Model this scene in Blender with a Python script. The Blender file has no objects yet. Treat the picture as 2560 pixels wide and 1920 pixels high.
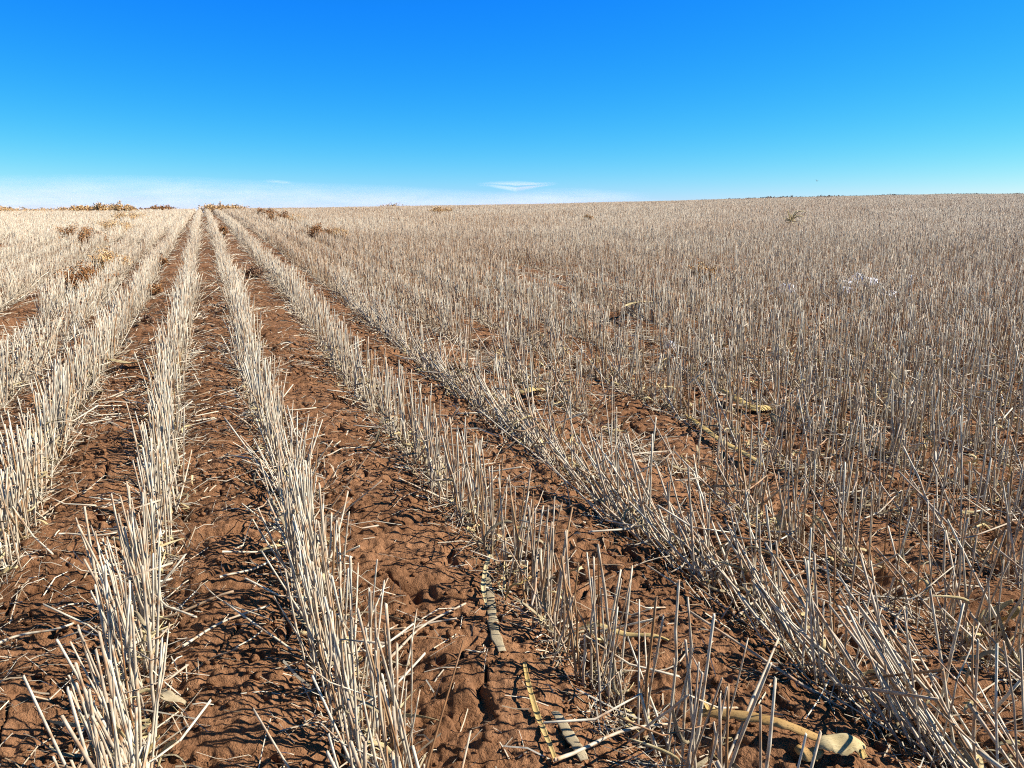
import bpy, math, random
import numpy as np
from mathutils import Vector, Matrix, Quaternion

SC = bpy.context.scene
COL = SC.collection
random.seed(7)
RNG = np.random.default_rng(11)
R = math.radians

# ------------------------------------------------------------------ camera, sky, sun, exposure
CAM_H = 1.03
YAW = 21.4            # camera looks this far right of the row direction (+Y)
PITCH = 14.4
cam_d = bpy.data.cameras.new("camera"); cam = bpy.data.objects.new("camera", cam_d); COL.objects.link(cam)
cam_d.sensor_width = 36.0; cam_d.lens = 27.0; cam_d.clip_start = 0.05; cam_d.clip_end = 20000
cam.location = (0, 0, CAM_H); cam.rotation_euler = (R(90 - PITCH), 0, R(-YAW))
SC.camera = cam

SUN_EL = 38.0
SUN_AZ = YAW + 88.0   # clockwise from +Y
world = bpy.data.worlds.new("World"); SC.world = world; world.use_nodes = True
wn, wl = world.node_tree.nodes, world.node_tree.links
wn.clear()
wo = wn.new("ShaderNodeOutputWorld"); bg = wn.new("ShaderNodeBackground"); bg.inputs[1].default_value = 0.054
sky = wn.new("ShaderNodeTexSky"); sky.sky_type = 'NISHITA'; sky.sun_disc = False
sky.sun_elevation = R(SUN_EL); sky.sun_rotation = R(SUN_AZ)
sky.altitude = 1200; sky.air_density = 1.0; sky.dust_density = 0.15; sky.ozone_density = 3.0
tc = wn.new("ShaderNodeTexCoord"); sx = wn.new("ShaderNodeSeparateXYZ"); cx = wn.new("ShaderNodeCombineXYZ")
ad = wn.new("ShaderNodeMath"); ad.operation = 'ADD'; ad.inputs[1].default_value = 0.03
mx = wn.new("ShaderNodeMath"); mx.operation = 'MAXIMUM'; mx.inputs[1].default_value = 0.004
wl.new(tc.outputs['Generated'], sx.inputs[0]); wl.new(sx.outputs[2], ad.inputs[0]); wl.new(ad.outputs[0], mx.inputs[0])
wl.new(sx.outputs[0], cx.inputs[0]); wl.new(sx.outputs[1], cx.inputs[1]); wl.new(mx.outputs[0], cx.inputs[2])
wl.new(cx.outputs[0], sky.inputs[0])
# the photograph's deep, saturated blue: red falls off faster than green and blue away from the horizon
sr = wn.new("ShaderNodeSeparateColor"); cr_ = wn.new("ShaderNodeCombineColor"); wl.new(sky.outputs[0], sr.inputs[0])
def _m(op, a, v):
    k = wn.new("ShaderNodeMath"); k.operation = op; wl.new(a, k.inputs[0]); k.inputs[1].default_value = v; return k.outputs[0]
wl.new(_m('MULTIPLY', _m('POWER', _m('MULTIPLY', sr.outputs[0], 0.12), 2.9), 9.0), cr_.inputs[0])
wl.new(_m('MULTIPLY', _m('POWER', _m('MULTIPLY', sr.outputs[1], 0.12), 1.2), 8.4), cr_.inputs[1]); wl.new(_m('MINIMUM', _m('MULTIPLY', _m('POWER', _m('MULTIPLY', sr.outputs[2], 0.12), 1.7), 23.5), 8.6), cr_.inputs[2])
wl.new(cr_.outputs[0], bg.inputs[0]); wl.new(bg.outputs[0], wo.inputs[0])

sun_d = bpy.data.lights.new("sun", 'SUN'); sun_d.energy = 5.0; sun_d.angle = R(0.5); sun_d.color = (1.0, 0.955, 0.89)
sun = bpy.data.objects.new("sun", sun_d); COL.objects.link(sun)
_s = Vector((math.sin(R(SUN_AZ)) * math.cos(R(SUN_EL)), math.cos(R(SUN_AZ)) * math.cos(R(SUN_EL)), math.sin(R(SUN_EL))))
sun.rotation_euler = _s.to_track_quat('Z', 'Y').to_euler()
SC.view_settings.view_transform = 'Standard'; SC.view_settings.look = 'None'
SC.view_settings.exposure = 1.08; SC.view_settings.gamma = 1.0
SC.cycles.max_bounces = 5; SC.cycles.diffuse_bounces = 1; SC.cycles.transparent_max_bounces = 12
SC.cycles.use_denoising = False
SC.cycles.filter_width = 1.1

# ------------------------------------------------------------------ noise and ground height
def _hash(ix, iy, s):
    h = (ix.astype(np.int64) * 374761393 + iy.astype(np.int64) * 668265263 + s * 974634777) & 0xFFFFFFFF
    h = ((h ^ (h >> 13)) * 1274126177) & 0xFFFFFFFF
    return ((h ^ (h >> 16)) & 0xFFFF) / 65535.0
def vnoise(x, y, s=0):
    ix, iy = np.floor(x), np.floor(y); fx, fy = x - ix, y - iy
    fx = fx * fx * fx * (fx * (fx * 6 - 15) + 10); fy = fy * fy * fy * (fy * (fy * 6 - 15) + 10)
    a = _hash(ix, iy, s); b = _hash(ix + 1, iy, s); c = _hash(ix, iy + 1, s); d = _hash(ix + 1, iy + 1, s)
    return (a * (1 - fx) + b * fx) * (1 - fy) + (c * (1 - fx) + d * fx) * fy - 0.5
def fbm(x, y, s=0, o=3):
    v = 0; a = 1.0
    for k in range(o):
        v = v + a * vnoise(x * 2 ** k + 17.3 * k, y * 2 ** k - 9.1 * k, s + k); a *= 0.5
    return v

# rows run along +Y at these x
ROWS = [-1.73, -1.265, -0.965, -0.62, -0.215, 0.18, 0.675, 1.15, 1.52]
_r = np.random.default_rng(5)
while ROWS[-1] < 230: ROWS.append(ROWS[-1] + 0.40 + _r.uniform(-0.04, 0.04))
while ROWS[0] > -60: ROWS.insert(0, ROWS[0] - 0.40 + _r.uniform(-0.04, 0.04))
ROWS = np.array(ROWS); MIDS = (ROWS[1:] + ROWS[:-1]) / 2

_AZ = np.array([-180, -30, -12.2, 4, 9, 24, 33, 38, 44, 50, 57, 75, 180.0])
_Y = np.array([516, 516, 516, 516, 515, 508, 500, 494, 488, 482.5, 480.5, 480, 480.0])
def curv(az):
    y = np.interp(np.degrees(az), _AZ, _Y)
    return ((y - 467) / (2 * 1920)) ** 2 / 0.76
def wobble(y): return 0.02 * np.sin(y * 0.9 + 1.0) * np.clip(y / 4, 0, 1) + 0.012 * np.sin(y * 2.7)
def ground_z(x, y, detail=True):
    x = np.asarray(x, float); y = np.asarray(y, float)
    r = np.hypot(x, y); az = np.arctan2(x, y)
    c = curv(az); rc = 1.7 * np.sqrt(0.76 / c)
    rr = np.minimum(r, rc)
    z = -c * rr * rr - 2 * c * rc * np.maximum(r - rc, 0)
    # soft swells of the field
    sw = np.clip((r - 6) / 30, 0, 1)
    z = z + 0.05 * sw * vnoise(x / 9, y / 14, 91)
    xr = x - wobble(y)
    i = np.clip(np.searchsorted(ROWS, xr) - 1, 0, len(ROWS) - 2)
    u = (xr - ROWS[i]) / (ROWS[i + 1] - ROWS[i])
    w = np.clip((ROWS[i + 1] - ROWS[i]) / 0.42, 0.6, 1.3)
    hump = np.sin(np.pi * np.clip(u, 0, 1)) ** 0.8
    fade = np.clip(1.4 - r / 60, 0, 1)
    amp = 0.05 * w * (1 + 0.5 * vnoise(x / 0.6, y / 0.45, 3))
    z = z + amp * hump * fade
    if detail:
        f = np.clip(1.6 - r / 14, 0, 1)
        z = z + f * (0.019 * fbm(x / 0.22, y / 0.095, 21, 3) + 0.012 * (np.abs(fbm(x / 0.055, y / 0.045, 31, 3)) - 0.1)
                     + 0.010 * fbm(x / 0.020, y / 0.017, 41, 3))
        cr = vnoise(x / 0.22 + 2 * vnoise(x / 0.1, y / 0.1, 55), y / 0.17, 61)     # cracks and clod edges
        z = z - f * 0.030 * np.exp(-(cr / 0.028) ** 2) * (0.3 + 0.7 * hump)
        cl = np.clip(vnoise(x / 0.055, y / 0.055, 71) - 0.27, 0, 1)                # scattered clods
        z = z + f * 0.055 * cl
    return z

_cy, _sy, _cp, _sp = math.cos(R(YAW)), math.sin(R(YAW)), math.cos(R(PITCH)), math.sin(R(PITCH))
def ray(px, py):           # photo pixel (2560 wide) -> world direction, used to read positions off the photo
    a, b = (px - 1280) / 1920, (960 - py) / 1920
    f = np.array([_sy * _cp, _cy * _cp, -_sp]); rt = np.array([_cy, -_sy, 0]); up = np.array([_sy * _sp, _cy * _sp, _cp])
    d = f + a * rt + b * up
    return d / np.linalg.norm(d)
def at(px, py, h=0.0):
    d = ray(px, py); t = np.geomspace(0.9, 400, 6000)
    p = np.array([0, 0, CAM_H])[None] + t[:, None] * d[None]
    g = ground_z(p[:, 0], p[:, 1], False) + h
    k = np.argmax(p[:, 2] < g)
    if p[k, 2] >= g[k]: k = len(t) - 1
    q = p[k]; return np.array([q[0], q[1], float(ground_z(q[0], q[1]))])

# ------------------------------------------------------------------ mesh and object helpers
def mesh_quads(name, v, q, mat, attrs=None, smooth=False):
    me = bpy.data.meshes.new(name)
    v = np.asarray(v, np.float32); q = np.asarray(q, np.int32)
    me.vertices.add(len(v)); me.vertices.foreach_set("co", v.ravel())
    me.loops.add(q.size); me.loops.foreach_set("vertex_index", q.ravel())
    me.polygons.add(len(q)); me.polygons.foreach_set("loop_start", np.arange(0, q.size, 4, dtype=np.int32))
    if smooth: me.polygons.foreach_set("use_smooth", np.ones(len(q), bool))
    for k, a in (attrs or {}).items():
        at_ = me.attributes.new(k, 'FLOAT', 'POINT'); at_.data.foreach_set("value", np.asarray(a, np.float32))
    me.update(calc_edges=True); me.validate()
    if mat: me.materials.append(mat)
    return me
def link(name, data, parent=None):
    o = bpy.data.objects.new(name, data); COL.objects.link(o)
    if parent: o.parent = parent
    return o
def tag(o, label=None, cat=None, group=None, kind=None):
    if label: o["label"] = label
    if cat: o["category"] = cat
    if group: o["group"] = group
    if kind: o["kind"] = kind
    return o
def empty(name, loc, label, cat, group=None):
    o = bpy.data.objects.new(name, None); COL.objects.link(o); o.location = loc; o.empty_display_size = 0.05
    return tag(o, label, cat, group)

# ------------------------------------------------------------------ materials
def new_mat(name, rough=0.9, spec=0.15):
    m = bpy.data.materials.new(name); m.use_nodes = True
    n, l = m.node_tree.nodes, m.node_tree.links
    b = n["Principled BSDF"]; b.inputs["Roughness"].default_value = rough; b.inputs["Specular IOR Level"].default_value = spec
    return m, n, l, b
def ramp(n, stops, interp='LINEAR'):
    r = n.new("ShaderNodeValToRGB"); e = r.color_ramp.elements
    while len(e) < len(stops): e.new(0.5)
    for i, (p, c) in enumerate(stops): e[i].position = p; e[i].color = (*c, 1)
    r.color_ramp.interpolation = interp
    return r
def noise(n, l, scale, detail=3, coord=None, rough=0.55):
    t = n.new("ShaderNodeTexNoise"); t.inputs["Scale"].default_value = scale; t.inputs["Detail"].default_value = detail
    t.inputs["Roughness"].default_value = rough
    if coord is not None: l.new(coord, t.inputs["Vector"])
    return t
def mixc(n, l, fac, a, b, mode='MIX'):
    m = n.new("ShaderNodeMix"); m.data_type = 'RGBA'; m.blend_type = mode
    for s, v in ((m.inputs[0], fac), (m.inputs[6], a), (m.inputs[7], b)):
        if hasattr(v, 'is_output'): l.new(v, s)
        elif isinstance(v, (int, float)): s.default_value = v
        else: s.default_value = (*v, 1)
    return m.outputs[2]

def mat_soil():
    m, n, l, b = new_mat("red_brown_soil", 0.97, 0.05)
    co = n.new("ShaderNodeTexCoord").outputs["Object"]
    t1 = noise(n, l, 2.2, 5, co); t2 = noise(n, l, 45, 4, co); t3 = noise(n, l, 260, 2, co); t4 = noise(n, l, 120, 5, co, .7)
    r1 = ramp(n, [(0.3, (0.185, 0.088, 0.040)), (0.7, (0.335, 0.172, 0.084))]); l.new(t1.outputs[0], r1.inputs[0])
    r2 = ramp(n, [(0.3, (0.62, 0.58, 0.55)), (0.7, (1.12, 1.12, 1.12))]); l.new(t2.outputs[0], r2.inputs[0])
    c = mixc(n, l, 1.0, r1.outputs[0], r2.outputs[0], 'MULTIPLY')
    r3 = ramp(n, [(0.70, (0, 0, 0)), (0.78, (1, 1, 1))]); l.new(t3.outputs[0], r3.inputs[0])
    sc_ = n.new("ShaderNodeMath"); sc_.operation = 'MULTIPLY'; sc_.inputs[1].default_value = 0.5
    l.new(r3.outputs[0], sc_.inputs[0])
    c = mixc(n, l, sc_.outputs[0], c, (0.42, 0.30, 0.18))      # chaff flecks pressed in the soil
    l.new(c, b.inputs["Base Color"])
    bp = n.new("ShaderNodeBump"); bp.inputs["Strength"].default_value = 0.9; bp.inputs["Distance"].default_value = 0.006
    ad = n.new("ShaderNodeMath"); ad.operation = 'ADD'; l.new(t2.outputs[0], ad.inputs[0]); l.new(t3.outputs[0], ad.inputs[1])
    a4 = n.new("ShaderNodeMath"); a4.operation = 'MULTIPLY_ADD'; a4.inputs[1].default_value = 1.6; l.new(t4.outputs[0], a4.inputs[0]); l.new(ad.outputs[0], a4.inputs[2])
    l.new(a4.outputs[0], bp.inputs["Height"]); l.new(bp.outputs[0], b.inputs["Normal"])
    return m
def mat_straw(name, stops, gloss=0.55):
    m, n, l, b = new_mat(name, gloss, 0.3)
    a = n.new("ShaderNodeAttribute"); a.attribute_name = "tone"
    h = n.new("ShaderNodeAttribute"); h.attribute_name = "along"
    co = n.new("ShaderNodeTexCoord").outputs["Object"]
    r = ramp(n, stops); l.new(a.outputs["Fac"], r.inputs[0])
    # orange joints on the stem and a browner foot
    wv = n.new("ShaderNodeMath"); wv.operation = 'MULTIPLY_ADD'; wv.inputs[1].default_value = 2.3
    l.new(h.outputs["Fac"], wv.inputs[0]); l.new(a.outputs["Fac"], wv.inputs[2])
    fr = n.new("ShaderNodeMath"); fr.operation = 'FRACT'; l.new(wv.outputs[0], fr.inputs[0])
    rj = ramp(n, [(0.0, (0, 0, 0)), (0.42, (0, 0, 0)), (0.50, (1, 1, 1)), (0.56, (0.5, 0.5, 0.5)), (0.66, (0, 0, 0))]); l.new(fr.outputs[0], rj.inputs[0])
    f = n.new("ShaderNodeMath"); f.operation = 'MULTIPLY'; f.inputs[1].default_value = 0.7; l.new(rj.outputs[0], f.inputs[0])
    c = mixc(n, l, f.outputs[0], r.outputs[0], (0.36, 0.17, 0.06))
    t = noise(n, l, 60, 3, co); rt = ramp(n, [(0.35, (0.70, 0.64, 0.58)), (0.6, (1.05, 1.05, 1.05))]); l.new(t.outputs[0], rt.inputs[0])
    c = mixc(n, l, 0.8, c, rt.outputs[0], 'MULTIPLY')
    l.new(c, b.inputs["Base Color"])
    return m
def mat_leaf(name, ca, cb, speck=0.0, rough=0.92):
    m, n, l, b = new_mat(name, rough, 0.06)
    co = n.new("ShaderNodeTexCoord").outputs["Object"]
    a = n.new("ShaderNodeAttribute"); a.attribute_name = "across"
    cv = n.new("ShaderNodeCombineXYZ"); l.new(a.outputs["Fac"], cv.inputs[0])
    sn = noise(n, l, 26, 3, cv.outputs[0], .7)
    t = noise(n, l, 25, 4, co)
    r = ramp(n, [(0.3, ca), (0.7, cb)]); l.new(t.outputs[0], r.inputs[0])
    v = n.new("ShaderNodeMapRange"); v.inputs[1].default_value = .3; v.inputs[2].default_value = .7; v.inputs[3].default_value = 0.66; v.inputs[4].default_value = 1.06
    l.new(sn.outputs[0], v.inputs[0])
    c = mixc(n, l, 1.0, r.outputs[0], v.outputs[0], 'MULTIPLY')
    if speck:
        t2 = noise(n, l, 300, 2, co); r2 = ramp(n, [(0.58, (0, 0, 0)), (0.66, (1, 1, 1))]); l.new(t2.outputs[0], r2.inputs[0])
        k = n.new("ShaderNodeMath"); k.operation = 'MULTIPLY'; k.inputs[1].default_value = speck; l.new(r2.outputs[0], k.inputs[0])
        c = mixc(n, l, k.outputs[0], c, (0.10, 0.06, 0.03))
    l.new(c, b.inputs["Base Color"])
    bp = n.new("ShaderNodeBump"); bp.inputs["Strength"].default_value = 0.5; bp.inputs["Distance"].default_value = 0.002
    l.new(sn.outputs[0], bp.inputs["Height"]); l.new(bp.outputs[0], b.inputs["Normal"])
    return m
def mat_tone(name, stops, rough=0.85):
    m, n, l, b = new_mat(name, rough, 0.1)
    a = n.new("ShaderNodeAttribute"); a.attribute_name = "tone"
    r = ramp(n, stops); l.new(a.outputs["Fac"], r.inputs[0]); l.new(r.outputs[0], b.inputs["Base Color"])
    return m

M_SOIL = mat_soil()
STRAW_STOPS = [(0.0, (0.57, 0.51, 0.38)), (0.35, (0.51, 0.43, 0.30)), (0.6, (0.42, 0.34, 0.24)), (0.8, (0.33, 0.20, 0.095)), (1.0, (0.20, 0.10, 0.04))]
M_STRAW = mat_straw("bleached_straw", STRAW_STOPS)
M_LITTER = mat_tone("dry_chaff", [(0, (0.54, 0.48, 0.36)), (0.5, (0.38, 0.31, 0.21)), (0.8, (0.24, 0.17, 0.10)), (1, (0.12, 0.075, 0.04))])
M_RUST = mat_tone("rusty_weed_leaf", [(0, (0.46, 0.27, 0.11)), (0.5, (0.31, 0.13, 0.045)), (1, (0.14, 0.055, 0.025))])
M_AMBER = mat_tone("amber_weed_leaf", [(0, (0.68, 0.51, 0.28)), (0.5, (0.56, 0.33, 0.13)), (1, (0.32, 0.15, 0.06))])
M_BROWN = mat_tone("brown_weed_leaf", [(0, (0.28, 0.16, 0.09)), (0.5, (0.18, 0.09, 0.05)), (1, (0.09, 0.05, 0.03))])
M_STEM = mat_tone("dry_weed_stem", [(0, (0.58, 0.47, 0.30)), (1, (0.25, 0.15, 0.08))])
M_HUSK_TAN = mat_leaf("tan_husk", (0.36, 0.21, 0.07), (0.47, 0.30, 0.12), 0.7)
M_HUSK_PALE = mat_leaf("pale_husk", (0.44, 0.33, 0.15), (0.60, 0.49, 0.27), 0.35)
M_HUSK_GOLD = mat_leaf("golden_husk", (0.44, 0.29, 0.09), (0.56, 0.42, 0.19), 0.4)
M_HUSK_GREY = mat_leaf("greyed_leaf", (0.27, 0.21, 0.12), (0.42, 0.34, 0.21), 0.5)

# ------------------------------------------------------------------ ground: one sheet, log-polar rings
def build_ground():
    a0, a1 = R(YAW - 46), R(YAW + 46)
    az = np.concatenate([np.linspace(a0, a1, 860), np.linspace(a1, a0 + 2 * math.pi, 40)[1:-1]])
    rr = [0.02, 0.3, 0.6]; r = 0.85
    while r < 12: rr.append(r); r *= 1.0037
    while r < 260: rr.append(r); r *= 1.022
    while r < 3000: rr.append(r); r *= 1.1
    rr = np.array(rr)
    A, RR = np.meshgrid(az, rr); X = RR * np.sin(A); Y = RR * np.cos(A); Z = ground_z(X, Y)
    na, nr = len(az), len(rr)
    v = np.stack([X.ravel(), Y.ravel(), Z.ravel()], 1)
    i = np.arange(nr - 1)[:, None] * na; j = np.arange(na)[None]; j2 = (j + 1) % na
    q = np.stack([i + j, i + na + j, i + na + j2, i + j2], -1).reshape(-1, 4)[:, ::-1]
    return tag(link("ground", mesh_quads("ground", v, q, M_SOIL, smooth=True)), kind='structure')
build_ground()
def build_crumbs():
    n = 40000; rr = np.sqrt(RNG.uniform(0.95 ** 2, 5.0 ** 2, n)); az = RNG.uniform(R(YAW - 44), R(YAW + 44), n); x, y = rr * np.sin(az), rr * np.cos(az)
    k = RNG.random(n) < np.clip(0.35 + 1.6 * fbm(x / 0.25, y / 0.25, 141, 2), 0.05, 1); x, y = x[k], y[k]; n = len(x)
    s = np.clip(RNG.gamma(1.8, 0.0022, n), 0.0015, 0.014); z = ground_z(x, y) + s * 0.35
    B = np.array([[sx, sy, sz] for sx in (-1, 1) for sy in (-1, 1) for sz in (-1, 1)], float) * 0.62
    V = B[None] * (1 + RNG.normal(0, 0.28, (n, 8, 3))) * s[:, None, None] * np.array([1, 1, .8]); a = RNG.uniform(0, 6.28, n)[:, None]
    X = V[..., 0] * np.cos(a) - V[..., 1] * np.sin(a) + x[:, None]; Yv = V[..., 0] * np.sin(a) + V[..., 1] * np.cos(a) + y[:, None]
    q = np.array([[0, 1, 3, 2], [4, 6, 7, 5], [0, 4, 5, 1], [2, 3, 7, 6], [0, 2, 6, 4], [1, 5, 7, 3]])
    Q = ((np.arange(n) * 8)[:, None, None] + q[None]).reshape(-1, 4)
    tag(link("soil_crumbs", mesh_quads("soil_crumbs", np.stack([X, Yv, V[..., 2] + z[:, None]], -1).reshape(-1, 3), Q, M_SOIL, smooth=True)), "small crumbs of red brown soil", kind='stuff')
build_crumbs()

# ------------------------------------------------------------------ stubble
def row_traits(d, y):
    """mean lean along x and y, spread, density per metre, height, tone centre, share lying over"""
    lx, ly, sd, den, h, tone, over = 0.0, 0.02, 0.07, 95, 0.285, 0.30, 0.06
    if d < -2.5:   sd, den, tone, over = 0.12, 110, 0.25, 0.12
    elif d < -1.4: lx, ly, sd, den, tone, over = 0.30, 0.45, 0.22, 120, 0.28, 0.35
    elif d < -0.7: lx, sd, den, tone, over = 0.06, 0.13, 105, 0.26, 0.12
    elif d < -0.3: lx, sd, den, over = 0.02, 0.09, 110, 0.06
    elif d < 0.0:
        sd, den, over = 0.06, 120, 0.05
        if y < 1.7: lx, sd = -0.06, 0.09
    elif d < 0.5:
        sd, den = 0.07, 125
        if 2.05 < y < 2.55: lx, sd, over = 0.12, 0.22, 0.25
        if y < 1.7: lx, sd = -0.05, 0.10
    elif d < 0.9:
        sd, den, tone, over = 0.06, 95, 0.38, 0.05
        if y < 1.9: den, sd, tone = 74, 0.09, 0.48
    elif d < 1.4:  ly, lx, sd, den, tone, over, h = 0.08, -0.04, 0.11, 115, 0.42, 0.60, 0.31
    elif d < 1.8:  sd, den, tone, over = 0.09, 105, 0.52, 0.30
    elif d < 2.2:  sd, den, tone, over = 0.08, 105, 0.50, 0.16
    else:
        sd, den, tone, over = 0.08, 118, 0.44, 0.09
    if d > 0.9: tone -= 0.03
    return lx, ly, sd * 1.25, den, h, tone, over + 0.03

def tubes(base, lean, bend, hgt, rad, tone, nseg, ns, cap=True, zb=None):
    """merge N tapering stalks; lean is the horizontal run per unit length at the tip, bend adds curvature"""
    N = len(base); ts = np.linspace(0, 1, nseg + 1)
    ln = np.hypot(lean[:, 0], lean[:, 1]); vz = np.sqrt(np.maximum(1 - np.minimum(ln, 0.985) ** 2, 0.02))
    P = np.zeros((N, nseg + 1, 3))
    for k, t in enumerate(ts):
        s = (1 - bend) * t + bend * t * t
        P[:, k, 0] = base[:, 0] + lean[:, 0] * hgt * s; P[:, k, 1] = base[:, 1] + lean[:, 1] * hgt * s
        P[:, k, 2] = base[:, 2] + vz * hgt * (t + bend * 0.4 * t * (1 - t))
    D = np.stack([lean[:, 0], lean[:, 1], vz], 1); D /= np.linalg.norm(D, axis=1)[:, None]
    U = np.cross(D, np.array([0.31, 0.95, 0.05])); U /= np.linalg.norm(U, axis=1)[:, None]
    W = np.cross(D, U); ph = RNG.uniform(0, 6.28, N)
    ang = ph[:, None] + np.arange(ns)[None] * 2 * math.pi / ns
    ring = U[:, None, :] * np.cos(ang)[..., None] + W[:, None, :] * np.sin(ang)[..., None]
    prof = 1.0 - 0.22 * ts
    V = P[:, :, None, :] + ring[:, None] * (rad[:, None] * prof[None])[:, :, None, None]
    # slanted cut at the tip
    V[:, -1, :, 2] += (np.cos(ang - ph[:, None]) * rad[:, None] * (0.8 if nseg > 1 else 0.2))
    nv = (nseg + 1) * ns
    o = (np.arange(N) * nv)[:, None, None]; k = np.arange(nseg)[None, :, None] * ns; j = np.arange(ns)[None, None]; j2 = (j + 1) % ns
    q = np.stack([o + k + j, o + k + j2, o + k + ns + j2, o + k + ns + j], -1).reshape(-1, 4)
    if cap and ns in (4, 6):
        top = np.arange(N) * nv + nseg * ns
        caps = [np.stack([top, top + 1, top + 2, top + 3], 1)]
        if ns == 6: caps.append(np.stack([top, top + 3, top + 4, top + 5], 1))
        q = np.concatenate([q] + caps)
    al = np.broadcast_to(ts[None, :, None], (N, nseg + 1, ns)).ravel()
    tn = np.broadcast_to(tone[:, None, None], (N, nseg + 1, ns)).ravel()
    return V.reshape(-1, 3), q, al, tn

def lean_sample(n, traits):
    lx, ly, sd, den, h, tone, over = traits
    le = RNG.normal(0, sd, (n, 2)) + np.array([lx, ly])
    o = RNG.random(n) < over
    k = int(o.sum())
    if k:
        flat = over > 0.45                     # pushed over along the row by a wheel
        a = RNG.normal(0, 0.2 if flat else 0.45, k); m = RNG.uniform(0.7, 0.95, k) if flat else RNG.uniform(0.45, 0.93, k)
        sgn = np.where(RNG.random(k) < (0.97 if flat else 0.8), 1, -1)
        le[o] = np.stack([np.sin(a) * m - 0.05, np.cos(a) * m * sgn], 1)
    ln = np.hypot(le[:, 0], le[:, 1]); s = np.minimum(1, 0.95 / np.maximum(ln, 1e-6))
    return le * s[:, None], o

# 40 shared stalk meshes for the tufts standing nearest
STALKS = []
def build_stalk_meshes():
    for k in range(44):
        tone = np.array([np.clip(k / 43.0, 0, 1)])
        v, q, al, tn = tubes(np.zeros((1, 3)), np.array([[0.0, random.uniform(-0.06, 0.06)]]), np.array([random.uniform(-0.5, 0.9)]),
                             np.array([0.30]), np.array([random.uniform(0.0017, 0.0033)]), tone, 6, 6)
        # bulge at one joint, small kink above it
        ring = v.reshape(7, 6, 3); kk = random.choice([2, 3, 4]); c = ring[kk].mean(0)
        ring[kk] = c + (ring[kk] - c) * 1.28
        off = np.array([random.gauss(0, .0035), random.gauss(0, .0035), 0]); ring[kk:] += off[None, None]
        if k % 5 == 2:                                       # snapped over at the joint
            p = ring[kk].mean(0); m = Matrix.Rotation(random.uniform(.6, 1.7), 3, Vector((random.gauss(0, 1), random.gauss(0, 1), 0)).normalized()); kk = min(kk + 1, 5)
            ring[kk + 1:] = (ring[kk + 1:] - p) @ np.array(m).T + p
        STALKS.append(mesh_quads("stalk", ring.reshape(-1, 3), q, M_STRAW, {"along": al, "tone": tn}, True))
build_stalk_meshes()

def strip(path, width, cup=0.3, twist=0.0, thick=0.0006, nx=5, side=None):
    """a leaf-like ribbon with thickness along a 3-D path; returns verts, quads, across"""
    P = np.asarray(path, float); n = len(P)
    T = np.gradient(P, axis=0); T /= np.linalg.norm(T, axis=1)[:, None] + 1e-9
    S = np.cross(T, np.array([0, 0, 1.0]) if side is None else np.asarray(side, float)); S /= np.linalg.norm(S, axis=1)[:, None] + 1e-9
    Nn = np.cross(S, T)
    tw = np.linspace(0, 1, n) * twist
    S2 = S * np.cos(tw)[:, None] + Nn * np.sin(tw)[:, None]; N2 = np.cross(S2, T)
    w = np.broadcast_to(np.asarray(width, float), (n,)); u = np.linspace(-1, 1, nx)
    top = P[:, None] + S2[:, None] * (u[None, :, None] * w[:, None, None] * 0.5) + N2[:, None] * (cup * w[:, None, None] * 0.5 * (u[None, :, None] ** 2))
    bot = top - N2[:, None] * thick
    V = np.concatenate([top.reshape(-1, 3), bot.reshape(-1, 3)]); m = n * nx
    q = []
    for i in range(n - 1):
        for j in range(nx - 1):
            a = i * nx + j; q.append((a, a + 1, a + nx + 1, a + nx)); q.append((m + a, m + a + nx, m + a + nx + 1, m + a + 1))
        a = i * nx; q.append((a, a + nx, m + a + nx, m + a)); a += nx - 1; q.append((a, m + a, m + a + nx, a + nx))
    for j in range(nx - 1):
        q.append((j, m + j, m + j + 1, j + 1)); a = (n - 1) * nx + j; q.append((a, a + 1, m + a + 1, m + a))
    ac = np.tile(u * 0.5 + 0.5, 2 * n)
    return V, np.array(q), ac

LEAVES = []
for k in range(14):
    t = np.linspace(0, 1, 9); L = random.uniform(0.05, 0.13); a = random.uniform(0.5, 1.4)
    path = np.stack([L * t * np.cos(a) + 0.02 * np.sin(t * 4 + k), 0.018 * np.sin(t * random.uniform(3, 7)), L * np.sin(a) * (t - random.uniform(0.5, 1.0) * t * t)], 1)
    v, q, ac = strip(path, 0.008 * np.sin(np.pi * (0.12 + 0.85 * t)), 0.4, random.uniform(-2.5, 2.5), 0.0004, 3)
    LEAVES.append(mesh_quads("leaf", v, q, random.choice([M_HUSK_PALE, M_HUSK_GREY, M_HUSK_GREY]), {"across": ac}, True))

ROWNAME = {-1.73: "leaning row above the bare left furrow", -1.265: "far left row beyond the bare furrow", -0.965: "left edge row above mid height",
           -0.62: "row meeting the left edge low down", -0.215: "leftmost row at the bottom edge", 0.18: "second row from left at the bottom edge",
           0.675: "third row from left at the bottom edge", 1.15: "flattened row running to the lower right corner", 1.52: "half flattened row at the right edge"}
def in_frame(p, m=0.0, lo=0.0):
    d = np.array([p[0], p[1], p[2] + lo - CAM_H])
    f = np.array([_sy * _cp, _cy * _cp, -_sp]); rt = np.array([_cy, -_sy, 0]); up = np.array([_sy * _sp, _cy * _sp, _cp])
    z = d @ f
    if z < 0.1: return False
    return abs((d @ rt) / z) < 0.667 + m and abs((d @ up) / z) < 0.5 + m

stuff = []      # merged arrays for everything past the 300 individual tufts
def add_stuff(arr): stuff.append(arr)

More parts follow.
